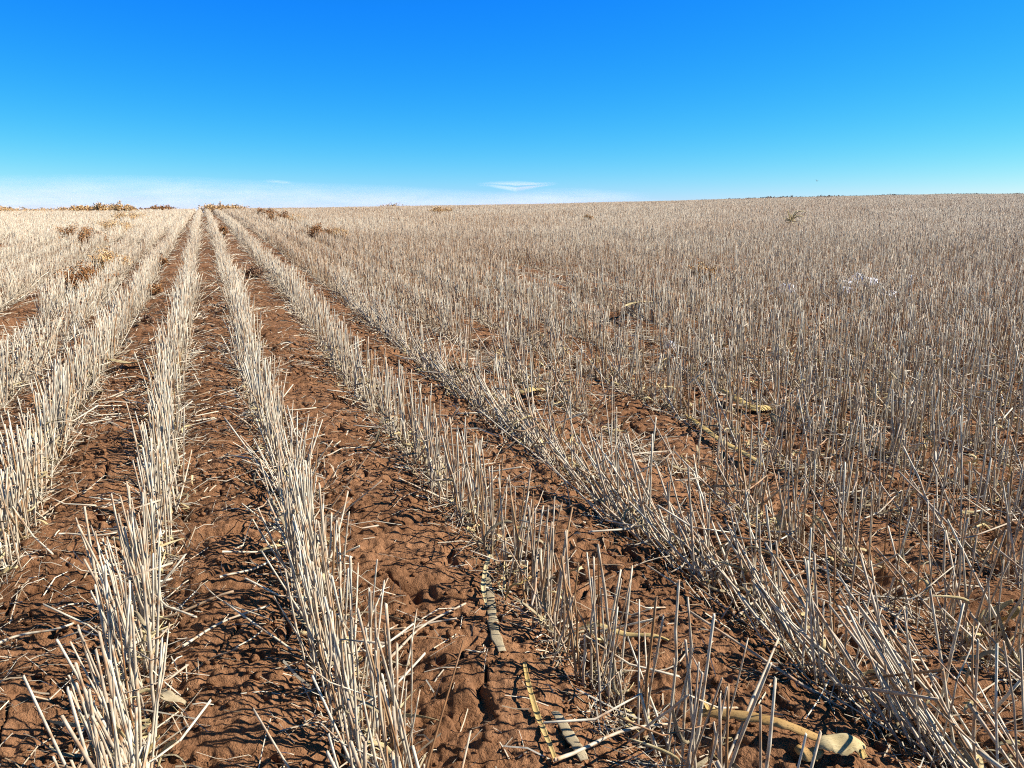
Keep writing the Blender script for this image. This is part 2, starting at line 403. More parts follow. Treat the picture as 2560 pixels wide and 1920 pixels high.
def build_near():
    tufts = []
    for d in ROWS[(ROWS > -7) & (ROWS < 9)]:
        y = -1.0
        while y < 7.4:
            tr = row_traits(d, y); y += random.uniform(0.085, 0.125)
            x = d + float(wobble(np.array(y))) + random.gauss(0, 0.012); r = math.hypot(x, y)
            a = math.degrees(math.atan2(x, y)) - YAW
            if r > 7.2 or r < 0.7 or abs(a) > 52: continue
            g = float(vnoise(np.array(x / 0.4), np.array(y / 0.35), 77))
            if g < -0.33 and random.random() < (0.0 if -0.7 < d < 0.9 else 0.7): continue                # gaps in the row
            tufts.append((r, d, x, y, tr, max(0.75 if -0.7 < d < 0.9 else 0.35, 1 + 0.9 * g)))
    tufts.sort(key=lambda t: t[0])
    n_obj = 0
    for r, d, x, y, tr, dens in tufts:
        if abs(d + 1.265) < .02 and 3.7 < y < 6.8: continue      # the bare strip at the left
        if abs(x - 3.36) < 0.2 and y > 5.6: continue
        n = max(3, int(np.random.default_rng(int(r * 1e5)).poisson(tr[3] * 0.105 * dens)))
        le, over = lean_sample(n, tr)
        bx = RNG.normal(0, 0.021, n); by = RNG.uniform(-0.055, 0.055, n)
        hg = tr[4] * RNG.normal(1, 0.10, n); hg[over] *= 1.12; short = RNG.random(n) < 0.12; hg[short] *= RNG.uniform(0.35, 0.75, int(short.sum()))
        tone = np.clip(RNG.normal(tr[5], 0.27, n), 0, 1)
        zz = ground_z(x + bx, y + by) - 0.008
        vis = in_frame((x, y, 0.0), 0.0) or in_frame((x, y, 0.0), 0.0, 0.26)
        if vis and n_obj < 300:
            n_obj += 1
            key = min(ROWNAME, key=lambda k: abs(k - d))
            near = abs(key - d) < 0.05
            rown = ROWNAME[key] if near else ("stubble right of the half flattened row" if d > 0 else "far stubble at the left edge")
            look = "leaning" if over.mean() > 0.4 else ("splayed" if tr[2] > 0.2 else ("sparse" if n <= 6 else "dense"))
            dist = "nearest" if r < 2.0 else ("nearer" if r < 3.2 else "farther")
            lab = f"{look} straw tuft, {dist} part of {rown}"
            t = empty("stubble_tuft", (x, y, float(ground_z(x, y))), lab, "stubble tuft", lab)
            for i in range(n):
                k = int(np.clip(round(tone[i] * 43 + random.uniform(-3, 3)), 0, 43))
                o = link("stalk", STALKS[k], t)
                o.location = (bx[i], by[i], zz[i] - t.location.z)
                L = Vector((le[i, 0], le[i, 1], math.sqrt(max(1 - le[i] @ le[i], 0.05))))
                o.rotation_mode = 'QUATERNION'
                o.rotation_quaternion = L.to_track_quat('Z', 'Y') @ Quaternion((0, 0, 1), random.uniform(0, 6.28))
                s = hg[i] / 0.30; o.scale = (0.5 + 0.5 * s, 0.5 + 0.5 * s, s)
            for i in range(6):
                o = link("leaf", random.choice(LEAVES), t)
                o.location = (random.gauss(0, .03), random.gauss(0, .04), max(0.0, random.gauss(.03, .05))); o.rotation_euler = (random.uniform(-.6, .6), random.uniform(-.9, .6), random.uniform(0, 6.28))
        else:
            b = np.stack([x + bx, y + by, zz], 1)
            add_stuff(tubes(b, le, RNG.uniform(-0.4, 0.6, n), hg, RNG.uniform(0.0021, 0.0031, n), tone, 3, 4))
    print("tufts", n_obj, len(tufts))
build_near()

def build_far():
    for r0, r1, ns, nseg in ((7.2, 16, 4, 2), (16, 60, 4, 1), (60, 225, 4, 1)):
        edges = np.geomspace(r0, r1, 14)
        for a, b in zip(edges[:-1], edges[1:]):
            rm = (a + b) / 2
            sc = min(1.0, (13.0 / rm) ** (1.0 if rm < 60 else 1.25) * (1 if rm < 60 else (60 / 13) ** 0.25))
            A0, A1 = (R(YAW - 44), R(YAW + 44)) if rm < 75 else (R(8), R(YAW + 42))
            n = int(235 * sc * 0.5 * (b * b - a * a) * (A1 - A0))
            az = RNG.uniform(A0, A1, n); rr = np.sqrt(RNG.uniform(a * a, b * b, n))
            keep = rr < 1.7 * np.sqrt(0.76 / curv(az)); az, rr = az[keep], rr[keep]
            x, y = rr * np.sin(az), rr * np.cos(az)
            g = vnoise(x / 0.9, y / 0.8, 81) + 0.6 * vnoise(x / 5, y / 4, 82); keep = RNG.random(len(x)) < np.clip(1.05 + 1.1 * g, 0.12, 1); x, y = x[keep], y[keep]
            i = np.clip(np.searchsorted(MIDS, x), 0, len(ROWS) - 1); d = ROWS[i]
            n = len(x); x = d + wobble(y) + RNG.normal(0, 0.024, n)
            # gaps: the open furrows left and the skipped strips right
            gap = ((np.abs(x - 3.36) < 0.22) & (y > 5.6) & (y < 9.0)) | ((np.abs(x + 3.3) < 0.36) & (y > 7.5) & (y < 17))
            keep = ~gap | (RNG.random(n) < 0.06); x, y, d = x[keep], y[keep], d[keep]; n = len(x)
            sd = np.where(d < -0.7, 0.11, 0.085) + 0.12 * np.clip(vnoise(x / 1.2, y / 1.5, 83) * 2.2, 0, 1)
            le = RNG.normal(0, 1, (n, 2)) * sd[:, None] + np.array([0.0, 0.02])
            ov = RNG.random(n) < (0.07 + 0.45 * np.clip(vnoise(x / 0.8, y / 1.0, 84) - 0.12, 0, 1) * 2.0)
            k = int(ov.sum()); aa = RNG.uniform(0, 6.28, k); mm = RNG.uniform(0.4, 0.93, k); le[ov] = np.stack([np.sin(aa) * mm, np.cos(aa) * mm], 1)
            ln = np.hypot(le[:, 0], le[:, 1]); le *= np.minimum(1, 0.95 / np.maximum(ln, 1e-6))[:, None]
            hg = 0.275 * RNG.normal(1, 0.12, n) * (1 + 0.25 * vnoise(x / 2.5, y / 2.5, 85))
            tone = np.clip(RNG.normal(0, 0.2, n) + np.where(d < 1, 0.32, 0.54) + 0.25 * vnoise(x / 3.5, y / 3.5, 86), 0, 1)
            z = ground_z(x, y) - 0.008
            rad = RNG.uniform(0.0022, 0.0032, n) / sc ** 0.9
            add_stuff(tubes(np.stack([x, y, z], 1), le, RNG.uniform(-0.3, 0.5, n), hg, rad, tone, nseg, ns, ns == 4))
build_far()
def join_stuff(name, arrs, mat, label):
    off = 0; V, Q, A, T = [], [], [], []
    for v, q, a, t in arrs: V.append(v); Q.append(q + off); A.append(a); T.append(t); off += len(v)
    o = link(name, mesh_quads(name, np.concatenate(V), np.concatenate(Q), mat, {"along": np.concatenate(A), "tone": np.concatenate(T)}))
    print(name, off); return tag(o, label, kind='stuff')
join_stuff("stubble", stuff, M_STRAW, "cut straw stubble covering the rest of the field in rows")

# ------------------------------------------------------------------ chaff and straw bits lying on the soil
def build_litter():
    arr = []
    for r0, r1, dens, ls in ((1.2, 2.6, 90, 2.6), (2.6, 5, 250, 3.0), (5, 11, 280, 3.4), (11, 22, 100, 4.5), (22, 32, 120, 4.5), (32, 50, 65, 5), (50, 85, 25, 6), (0.9, 2.6, 1800, 0.85), (2.6, 5, 1400, 1.1), (5, 10, 680, 1.7), (10, 17, 220, 2.4), (17, 24, 100, 3)):
        n = int(dens * 0.5 * (r1 * r1 - r0 * r0) * R(92)); az = RNG.uniform(R(YAW - 46), R(YAW + 46), n); rr = np.sqrt(RNG.uniform(r0 * r0, r1 * r1, n))
        x, y = rr * np.sin(az), rr * np.cos(az)
        i = np.clip(np.searchsorted(MIDS, x), 0, len(ROWS) - 1); d = ROWS[i]
        near_row = RNG.random(n) < 0.55
        x = np.where(near_row, d + RNG.normal(0, 0.05, n), x)
        k = np.clip(0.62 + 1.2 * vnoise(x / 0.5, y / 0.5, 101), 0.15, 1); keep = (RNG.random(n) < k) | near_row
        x, y, near_row = x[keep], y[keep], near_row[keep]; n = len(x)
        L = RNG.gamma(2.0, 0.022, n) * ls + 0.012; L = np.minimum(L, 0.24); w = RNG.uniform(0.0008, 0.0027, n) * min(ls, 1.0 + r1 * .08)
        a = RNG.uniform(0, 6.28, n); rise = np.where(near_row, np.abs(RNG.normal(0, 0.6, n)), np.abs(RNG.normal(0, 0.07, n)))
        rise = rise * np.minimum(1, 0.05 / L)
        dx, dy = np.cos(a) * L * 0.5, np.sin(a) * L * 0.5; px, py = -np.sin(a) * w * 0.5, np.cos(a) * w * 0.5
        zc = ground_z(x, y) + 0.002; z0 = ground_z(x - dx, y - dy) + 0.003; z1 = ground_z(x + dx, y + dy) + 0.003 + rise * L
        zc = np.maximum(zc, (z0 + z1) / 2 - 0.1 * L) + RNG.uniform(0, 0.12, n) * L + 0.001
        P = [(x - dx, y - dy, z0), (x, y, zc), (x + dx, y + dy, z1)]
        V = np.zeros((n, 6, 3)); til = RNG.normal(0, 0.5, n) * w
        for k, (ax, ay, azz) in enumerate(P):
            V[:, 2 * k] = np.stack([ax + px, ay + py, azz + til], 1); V[:, 2 * k + 1] = np.stack([ax - px, ay - py, azz - til * 0.3], 1)
        o = (np.arange(n) * 6)[:, None]
        q = np.concatenate([o + np.array([[0, 1, 3, 2]]), o + np.array([[2, 3, 5, 4]])])
        tone = np.repeat(np.clip(RNG.normal(0.46, 0.27, n), 0, 1), 6)
        arr.append((V.reshape(-1, 3), q, np.zeros(n * 6), tone))
    join_stuff("straw_litter", arr, M_LITTER, "fine broken straw and chaff littering the red brown soil")
build_litter()

# ------------------------------------------------------------------ single long straws lying loose
def straw(p0, p1, rad, tone, lift0=0.012, lift1=0.02, arch=0.0):
    n = 8; t = np.linspace(0, 1, n); p0, p1 = np.asarray(p0), np.asarray(p1)
    P = p0[None] * (1 - t)[:, None] + p1[None] * t[:, None]
    g = ground_z(P[:, 0], P[:, 1], True) + rad + 0.002
    line = (g[0] + lift0) * (1 - t) + (g[-1] + lift1) * t
    line += max(0.0, float((g - line).max()) * 0.6)
    P[:, 2] = line + arch * np.sin(np.pi * t)
    side = np.cross(P[-1] - P[0], [0, 0, 1]); side /= np.linalg.norm(side)
    P += side[None] * (0.012 * np.sin(t * 5 + p0[0] * 30))[:, None]
    c = P[0].copy(); P = P - c
    T = np.gradient(P, axis=0); T /= np.linalg.norm(T, axis=1)[:, None]
    U = np.cross(T, [0, 0, 1]); U /= np.linalg.norm(U, axis=1)[:, None]; W = np.cross(U, T)
    ang = np.arange(6) * math.pi / 3
    V = P[:, None] + (U[:, None] * np.cos(ang)[None, :, None] + W[:, None] * np.sin(ang)[None, :, None]) * rad * (1 - 0.25 * t)[:, None, None]
    q = [(i * 6 + j, i * 6 + (j + 1) % 6, (i + 1) * 6 + (j + 1) % 6, (i + 1) * 6 + j) for i in range(n - 1) for j in range(6)]
    for b in (0, (n - 1) * 6): q += [(b, b + 1, b + 2, b + 3), (b, b + 3, b + 4, b + 5)]
    o = link("loose_straw", mesh_quads("loose_straw", V.reshape(-1, 3), q, M_STRAW, {"along": np.repeat(t, 6), "tone": np.full(n * 6, tone)}, True))
    o.location = c; return o
K = 2560 / 2212
for a, b, rad, tone, lab in (
    ((392, 1408), (580, 1322), .0032, .15, "long bleached straw slanting up across the centre furrow"),
    ((335, 1348), (505, 1308), .0040, .72, "golden flat straw crossing the centre furrow beside the leftmost row"),
    ((0, 1412), (165, 1370), .0032, .2, "pale straw poking in from the left edge of the near furrow"),
    ((1190, 1655), (1452, 1592), .0036, .45, "grey tan straw at the bottom edge right of the third row"),
    ((838, 1430), (1000, 1318), .0032, .55, "straw lying on the lit furrow left of the grey leaves"),
    ((820, 1400), (985, 1345), .0028, .6, "lower of two straws lying side by side in the furrow right of the second row"),
    ((1895, 1428), (1960, 1340), .0034, .4, "grey straw tilting up from soil in the right furrow"),
    ((485, 1220), (640, 1205), .0032, .2, "white straw sticking out level from the second row at its splayed clump"),
    ((482, 1268), (600, 1232), .0032, .22, "white straw below the level one at the splayed clump"),
    ((450, 1000), (575, 995), .0028, .25, "short pale straw across the centre furrow at mid height"),
    ((1590, 1330), (1690, 1295), .0036, .3, "pair of pale crossed straw pieces on the right furrow"),
    ((83, 1128), (200, 1070), .0030, .7, "yellow straw lying in the furrow at the left"),
    ((125, 1165), (255, 1165), .0028, .2, "pale level straw touching the leftmost row from the left"),
):
    tag(straw(at(a[0] * K, a[1] * K), at(b[0] * K, b[1] * K), rad, tone), lab, "straw")
def scatter_straws():
    n = 0
    while n < 170:
        r = math.sqrt(random.uniform(1.3 ** 2, 4.6 ** 2)); a = R(YAW + random.uniform(-36, 36)); x, y = r * math.sin(a), r * math.cos(a)
        if not in_frame((x, y, 0)): continue
        L = random.uniform(0.07, 0.22); b = random.uniform(0, 6.28)
        p0 = np.array([x, y, 0.0]); p1 = p0 + L * np.array([math.cos(b), math.sin(b), 0])
        o = straw(p0, p1, random.uniform(.0010, .0021), float(np.clip(random.gauss(.45, .28), 0, 1)), 0.0, random.choice([0, 0, .01, .04]))
        i = int(np.searchsorted(ROWS, x)); z = ["centre furrow between the first two rows", "furrow right of the second row", "ground among the flattened rows", "furrow at the left edge"][
            0 if -0.215 < x < 0.18 else 1 if 0.18 <= x < 0.675 else 2 if x >= 0.675 else 3]
        lab = f"loose broken straw on the {z}, {'close to the viewer' if r < 2.4 else 'further back'}"
        tag(o, lab, "straw", lab); n += 1
scatter_straws()

# ------------------------------------------------------------------ maize leaves and husks dropped on the field
def smooth_path(pts, n=22):
    P = np.asarray(pts, float); m = len(P); t = np.linspace(0, m - 1, n); out = []
    for s in t:
        i = min(int(s), m - 2); f = s - i; p0, p1, p2, p3 = P[max(i - 1, 0)], P[i], P[i + 1], P[min(i + 2, m - 1)]
        out.append(0.5 * ((2 * p1) + (p2 - p0) * f + (2 * p0 - 5 * p1 + 4 * p2 - p3) * f * f + (3 * p1 - p0 - 3 * p2 + p3) * f ** 3))
    return np.array(out)
def leaf_mesh(name, pix, lifts, widths, mat, cup=0.35, twist=0.0, thick=0.0009, nx=7, wav=0.004, origin=None):
    pts = []
    for (px, py), h in zip(pix, lifts):
        p = at(px * K, py * K, h); p[2] += h; pts.append(p)
    P = smooth_path(pts); n = len(P)
    g = ground_z(P[:, 0], P[:, 1]) + 0.004; P[:, 2] = np.maximum(P[:, 2], g)
    w = np.interp(np.linspace(0, 1, n), np.linspace(0, 1, len(widths)), widths)
    P[:, 2] += wav * np.sin(np.linspace(0, 9, n)); w = w * (1 + RNG.normal(0, .07, n))
    c = P[0].copy() if origin is None else origin
    v, q, ac = strip(P - c, w, cup, twist, thick, nx)
    return mesh_quads(name, v, q, mat, {"across": ac}, True), c
def fallen_leaf(name, pix, lifts, widths, mat, label, cat, **k):
    me, c = leaf_mesh(name, pix, lifts, widths, mat, **k)
    o = link(name, me); o.location = c; return tag(o, label, cat)
F = fallen_leaf
# the large husk with its stem-like sheath, bottom right
c0 = at(1510 * K, 1535 * K); hk = empty("corn_husk", c0, "large tan corn husk with a pale broken end lying at the lower right", "corn husk")
for nm, pix, li, wd, mt, kw in (
    ("sheath", [(1508, 1538), (1600, 1553), (1690, 1573), (1790, 1598)], [.03, .035, .035, .03], [.026, .027, .027, .024, .02], M_HUSK_TAN, dict(cup=-0.4, thick=.002, wav=0.0)),
    ("husk_blade", [(1762, 1606), (1795, 1600), (1830, 1602), (1868, 1616)], [.034, .04, .04, .03], [.012, .042, .052, .045, .014], M_HUSK_PALE, dict(cup=-0.35, thick=.0012)),
    ("husk_flap", [(1715, 1620), (1745, 1618), (1780, 1622)], [.018, .024, .024], [.02, .036, .02], M_HUSK_TAN, dict(cup=-0.6)),
    ("husk_tip", [(1842, 1622), (1858, 1624), (1866, 1632)], [.024, .024, .016], [.024, .03, .012], M_HUSK_GOLD, dict(cup=-0.5)),
    ("torn_leaf", [(1516, 1522), (1528, 1528), (1545, 1540)], [.045, .042, .03], [.008, .013, .006], M_HUSK_GOLD, dict(cup=0.4))):
    me, _ = leaf_mesh(nm, pix, li, wd, mt, origin=c0, **kw); link(nm, me, hk)
F("dry_leaf", [(300, 1646), (318, 1628), (345, 1600)], [.03, .04, .06], [.02, .03, .006], M_HUSK_GOLD, "yellow torn leaf at the foot of the leftmost row by the bottom edge", "dry leaf", cup=.3)
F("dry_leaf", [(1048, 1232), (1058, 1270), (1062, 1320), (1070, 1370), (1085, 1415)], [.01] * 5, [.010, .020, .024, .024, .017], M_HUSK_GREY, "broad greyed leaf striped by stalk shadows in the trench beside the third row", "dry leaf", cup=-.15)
F("dry_leaf", [(1060, 1200), (1048, 1235), (1044, 1270), (1050, 1310)], [.06, .035, .02, .01], [.006, .012, .012, .006], M_HUSK_PALE, "narrow pale leaf arching down left of the broad greyed leaf", "dry leaf", cup=.4)
F("dry_leaf", [(1132, 1432), (1140, 1490), (1160, 1545), (1182, 1600), (1200, 1645)], [.015] * 5, [.006, .010, .011, .010, .006], M_HUSK_GOLD, "long thin yellow leaf rib curving down to the bottom edge", "dry leaf", cup=.5)
F("dry_leaf", [(1195, 1540), (1225, 1585), (1262, 1648)], [.012, .012, .01], [.012, .022, .016], M_HUSK_GREY, "flat greyed leaf piece by the bottom edge left of the third row", "dry leaf", cup=-.1)
F("dry_leaf", [(1092, 1282), (1108, 1268), (1128, 1264), (1150, 1246)], [.05, .075, .085, .09], [.006, .015, .012, .006], M_HUSK_GOLD, "curled golden leaf hooked among the stalks of the third row", "dry leaf", cup=.6, twist=.8)
F("dry_leaf", [(1255, 1352), (1300, 1354), (1350, 1364), (1400, 1378), (1445, 1394)], [.03, .035, .03, .025, .015], [.014, .016, .019, .017, .006], M_HUSK_GOLD, "long straight pale golden leaf crossing from the third row onto bare soil", "dry leaf", cup=-.4)
F("dry_leaf", [(800, 968), (815, 955), (822, 930)], [.01, .04, .09], [.02, .034, .012], M_HUSK_GREY, "folded greenish grey leaf propped against the third row", "dry leaf", cup=.5)
F("dry_leaf", [(1108, 852), (1130, 842), (1150, 838), (1166, 842)], [.02, .05, .055, .03], [.012, .045, .05, .03], M_HUSK_GOLD, "golden curled husk leaf at mid height right of centre on bare soil", "dry leaf", cup=-.6)
hk2 = F("corn_husk", [(1560, 845), (1592, 858), (1630, 868), (1660, 880)], [.05, .05, .05, .03], [.02, .05, .07, .045], M_HUSK_GOLD, "yellow striped corn husk lying in thick stubble right of centre", "corn husk", cup=-.6)
F("dry_leaf", [(1480, 895), (1530, 930), (1585, 965), (1650, 1008)], [.03, .035, .03, .03], [.02, .03, .032, .018], M_HUSK_GOLD, "long yellow leaf strip half hidden behind upright stubble right of centre", "dry leaf", cup=-.3)
F("dry_leaf", [(224, 776), (250, 783), (290, 786), (330, 776)], [.05, .03, .03, .06], [.02, .03, .034, .02], M_HUSK_PALE, "pale curved husk leaf across the furrow at upper left", "dry leaf", cup=.4)
F("dry_leaf", [(72, 748), (92, 745), (112, 740)], [.08, .09, .09], [.03, .035, .02], M_HUSK_GOLD, "small yellow husk leaf in stubble near the left edge", "dry leaf", cup=.3)
F("dry_leaf", [(560, 1200), (600, 1192), (645, 1172), (682, 1160)], [.02, .03, .05, .06], [.012, .02, .022, .01], M_HUSK_PALE, "pale leaf lying through the splayed clump of the second row", "dry leaf", cup=.4)
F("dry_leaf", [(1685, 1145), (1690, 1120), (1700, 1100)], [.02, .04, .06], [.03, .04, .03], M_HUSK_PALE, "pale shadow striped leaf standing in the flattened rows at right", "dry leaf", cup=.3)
F("dry_leaf", [(1790, 1178), (1830, 1182), (1872, 1190)], [.03, .03, .02], [.012, .026, .014], M_HUSK_PALE, "pale leaf lying level among upright stubble at right", "dry leaf", cup=-.3)
F("dry_leaf", [(2120, 1350), (2150, 1325), (2185, 1318)], [.02, .04, .05], [.02, .045, .02], M_HUSK_PALE, "crumpled pale husk at the right edge", "dry leaf", cup=.6, twist=.7)
F("dry_leaf", [(2165, 1345), (2185, 1335), (2206, 1325)], [.02, .04, .05], [.015, .035, .015], M_HUSK_GOLD, "yellowish husk scrap right of the crumpled pale husk", "dry leaf", cup=.6)
F("dry_leaf", [(1352, 662), (1385, 654), (1415, 656)], [.12, .14, .10], [.03, .05, .03], M_HUSK_PALE, "pale curved leaf lying on the stubble tops above centre right", "dry leaf", cup=.4)
F("dry_leaf", [(340, 1500), (365, 1512), (400, 1520)], [.03, .03, .01], [.016, .026, .012], M_HUSK_GREY, "brownish leaf in shade right of the leftmost row near the bottom", "dry leaf", cup=.4)
F("dry_leaf", [(0, 1245), (18, 1230), (36, 1225)], [.02, .03, .03], [.03, .035, .01], M_HUSK_PALE, "pale leaf scrap at the left edge low down", "dry leaf", cup=.4)

# ------------------------------------------------------------------ weeds
def quad_leaves(c, n, size, tone_mu, rad, flat=1.0):
    """n small leaf faces spread through a lumpy volume about the points c"""
    k = RNG.integers(0, len(c), n); p = c[k] + RNG.normal(0, 1, (n, 3)) * rad * np.array([1, 1, flat])
    a = RNG.normal(0, 1, (n, 3)); a /= np.linalg.norm(a, axis=1)[:, None]; b = np.cross(a, RNG.normal(0, 1, (n, 3))); b /= np.linalg.norm(b, axis=1)[:, None]
    s = size * RNG.uniform(0.5, 1.4, n)[:, None]
    V = np.stack([p - a * s, p + b * s * 0.35, p + a * s, p - b * s * 0.35], 1)
    return V.reshape(-1, 3), np.arange(n * 4).reshape(-1, 4), np.repeat(np.clip(RNG.normal(tone_mu, .25, n), 0, 1), 4)
def weed(base, w, h, leaf_mat, label, group=None, nst=14, nl=420, name="dry_weed", leaf=0.02, tone=0.45, thick=0.003):
    e = empty(name, base, label, "weed", group)
    ends = []; Vs, Qs, Ts = [], [], []; off = 0
    b = []; le = []; hh = []
    for k in range(nst):
        a = random.uniform(0, 6.28); m = math.sqrt(random.random())
        tip = np.array([math.cos(a) * m * w / 2, math.sin(a) * m * w / 2, h * random.uniform(.55, 1.0) * (1 - .35 * m)])
        L = np.linalg.norm(tip); b.append((0, 0, 0)); le.append(tip[:2] / L); hh.append(L)
        for f in (0.45, 0.65, 0.8, 0.92, 1.0): ends.append(tip * f + np.array([random.gauss(0, .03), random.gauss(0, .03), 0]) * w)
        for q in range(2):                       # side twigs
            s0 = tip * random.uniform(.35, .7); t2 = np.array([random.gauss(0, .2) * w, random.gauss(0, .2) * w, random.uniform(.05, .3) * h]); L2 = np.linalg.norm(t2)
            b.append(s0); le.append(t2[:2] / L2 * 0.95); hh.append(L2); ends.append(s0 + t2); ends.append(s0 + t2 * .6)
    v, q, al, tn = tubes(np.array(b), np.array(le), RNG.uniform(-.2, .6, len(b)), np.array(hh), np.full(len(b), thick), RNG.uniform(0, 1, len(b)), 2, 3, False)
    link("stems", mesh_quads("stems", v, q, M_STEM, {"tone": tn, "along": al}), e)
    v, q, tn = quad_leaves(np.array(ends), nl, leaf, tone, 0.05 * w, .8)
    v[:, 2] = np.maximum(v[:, 2], 0.01)
    link("leaves", mesh_quads("leaves", v, q, leaf_mat, {"tone": tn}), e)
    return e
def weed_px(px, py, wpx, hpx, mat, label, group=None, nl=None, low=0.20, cov=5, **k):
    p = at(px * K, py * K, low); d = np.linalg.norm(p - np.array([0, 0, CAM_H])); s = d / 1659; w, h = wpx * s, hpx * s + low
    lf = max(.014, 1.3 * s); n = int(np.clip(cov * w * h / (.7 * lf * lf), 120, 3000))
    return weed(p, w, h, mat, label, group, nl=n, leaf=lf, thick=max(.0025, .4 * s), **k)
def crest_pt(px, frac):    # a point near the skyline under this photo column
    az = math.radians(YAW) + math.atan((px * K - 1280) / 1920 / _cp * 1.0)
    r = math.sqrt(0.76 / float(curv(np.array(az)))) * frac
    x, y = r * math.sin(az), r * math.cos(az); return np.array([x, y, float(ground_z(x, y))])
def crest_weeds(x0, x1, n, mat, h, label, group, f0=.85, f1=1.0, nl=300):
    for k in range(n):
        px = x0 + (x1 - x0) * (k + random.uniform(.2, .8)) / n; p = crest_pt(px, random.uniform(f0, f1)); d = math.hypot(p[0], p[1])
        weed(p, (x1 - x0) / n * d / 1659 * random.uniform(1.9, 3.2), h * random.uniform(.72, 1.05), mat, label, group, nl=int(nl * 2.2), leaf=.055, thick=.012)
crest_weeds(-10, 92, 8, M_AMBER, 0.68, "low amber weed on the skyline in the row of weeds at far left", "amber weeds on the far left skyline")
crest_weeds(112, 195, 6, M_AMBER, 0.62, "faint amber weed on the skyline between the two denser far left clumps", "amber weeds between the skyline clumps")
crest_weeds(212, 330, 10, M_AMBER, 0.78, "bushy orange weed on the skyline just left of where the rows meet", "orange weeds left of the vanishing rows", .74, .95, 420)
crest_weeds(355, 412, 5, M_RUST, 0.66, "rust orange weed on the skyline over the leftmost row ends", "rust weeds above the row ends")
crest_weeds(478, 552, 6, M_AMBER, 0.72, "orange weed on the skyline just right of where the rows meet", "orange weeds right of the vanishing rows")
crest_weeds(845, 870, 1, M_AMBER, 0.60, "small amber weed on the skyline left of the centre", None)
weed_px(575, 462, 44, 15, M_RUST, "brown orange weed trailing below the skyline clump right of the rows", nl=260)
weed_px(606, 472, 54, 22, M_RUST, "brightest rust red weed right of the vanishing rows", nl=380)
weed_px(640, 475, 44, 15, M_AMBER, "tan weed joined to the right of the rust red one", nl=240)
weed_px(690, 500, 56, 24, M_RUST, "brown weed with pale stems in stubble left of centre", nl=380)
weed_px(728, 502, 44, 17, M_AMBER, "amber weed beside the brown one left of centre", nl=260)
weed_px(952, 457, 56, 13, M_AMBER, "small orange weed on the near skyline under the thin cloud", nl=300)
weed_px(740, 447, 16, 6, M_AMBER, "tiny dark weed breaking the skyline between two orange ones", nl=80)
weed_px(1268, 470, 26, 9, M_AMBER, "small ochre weed in the distant stubble right of centre", nl=160)
weed_px(1520, 577, 54, 20, M_AMBER, "orange brown weed in stubble above the snow patch", nl=220)
weed_px(160, 505, 64, 30, M_RUST, "dark rust weed beside a pale post like stalk at the left", nl=520)
weed_px(198, 510, 66, 18, M_RUST, "rust brown weed trailing right of the dark rust one", nl=300)
weed_px(245, 490, 74, 18, M_AMBER, "tan weed in the furrow left of the converging rows", nl=360)
weed_px(272, 472, 78, 14, M_AMBER, "golden weed below the bushy skyline weeds", nl=320)
weed_px(180, 595, 90, 30, M_RUST, "large rusty weed filling the furrow at left with yellow leaves", nl=520)
weed_px(228, 556, 84, 22, M_AMBER, "amber weed just behind the large rusty weed in the left furrow", nl=380)
weed_px(335, 628, 42, 20, M_RUST, low=.04, cov=2.2, label="dark rusty weed between the two leftmost dense rows", nl=300)
weed_px(350, 572, 30, 22, M_RUST, low=.04, cov=2.0, label="thin rusty weed in the furrow left of the centre row", nl=240)
weed_px(545, 592, 66, 16, M_BROWN, low=.04, cov=2.4, label="purplish brown weed spread in the furrow right of the second row", nl=520)
weed_px(482, 495, 16, 16, M_RUST, "rust red weed in the furrow close under the row ends", nl=160)
weed_px(318, 692, 24, 14, M_BROWN, low=.03, cov=2.2, label="small dark weed tuft low in the left furrow", nl=140)
# the dark strip of brush along the far field edge on the right skyline
def far_brush():
    arr = []
    for az in np.linspace(R(YAW + 12.5), R(YAW + 40), 1500):
        r = math.sqrt(0.76 / float(curv(np.array(az)))) * random.uniform(.97, 1.05); x, y = r * math.sin(az), r * math.cos(az)
        hmul = np.clip(0.30 + 0.35 * float(fbm(np.array(az * 90), np.array(0.3), 131, 3)), .1, 1.2) * np.clip((math.degrees(az) - YAW - 11) / 8, .2, 1)
        n = 14; c = np.array([[x, y, float(ground_z(x, y)) + .12 + .16 * hmul]])
        v, q, t = quad_leaves(c, n, .13, .45, .20 + .12 * hmul, .8 * hmul + .2); arr.append((v, q, np.zeros(len(v)), t))
    join_stuff("far_brush", arr, M_BROWN, "thin dark line of dry brush along the far right field edge")
far_brush()

def tumbleweed():
    p = at(1708 * K, 500 * K); d = np.linalg.norm(p); s = d / 1659; w = 62 * s
    e = empty("tumbleweed", p, "pale golden tumbleweed of bare curved stems resting on the distant stubble", "tumbleweed")
    for k in range(26):
        t = np.linspace(0, 1, 9); a = random.uniform(0, 6.28); m = random.uniform(.3, 1); sw = random.uniform(-1.4, 1.4)
        X = w / 2 * m * t; ang = a + sw * t
        P = np.stack([X * np.cos(ang), X * np.sin(ang), .22 + w * .32 * random.uniform(-.2, 1.2) * np.sin(t * 1.9)], 1)
        v, q, ac = strip(P, .014 * (1.2 - t), 0.0, 1.0, .012, 2)
        link("stem", mesh_quads("stem", v, q, M_HUSK_PALE, {"across": ac}), e)
tumbleweed()

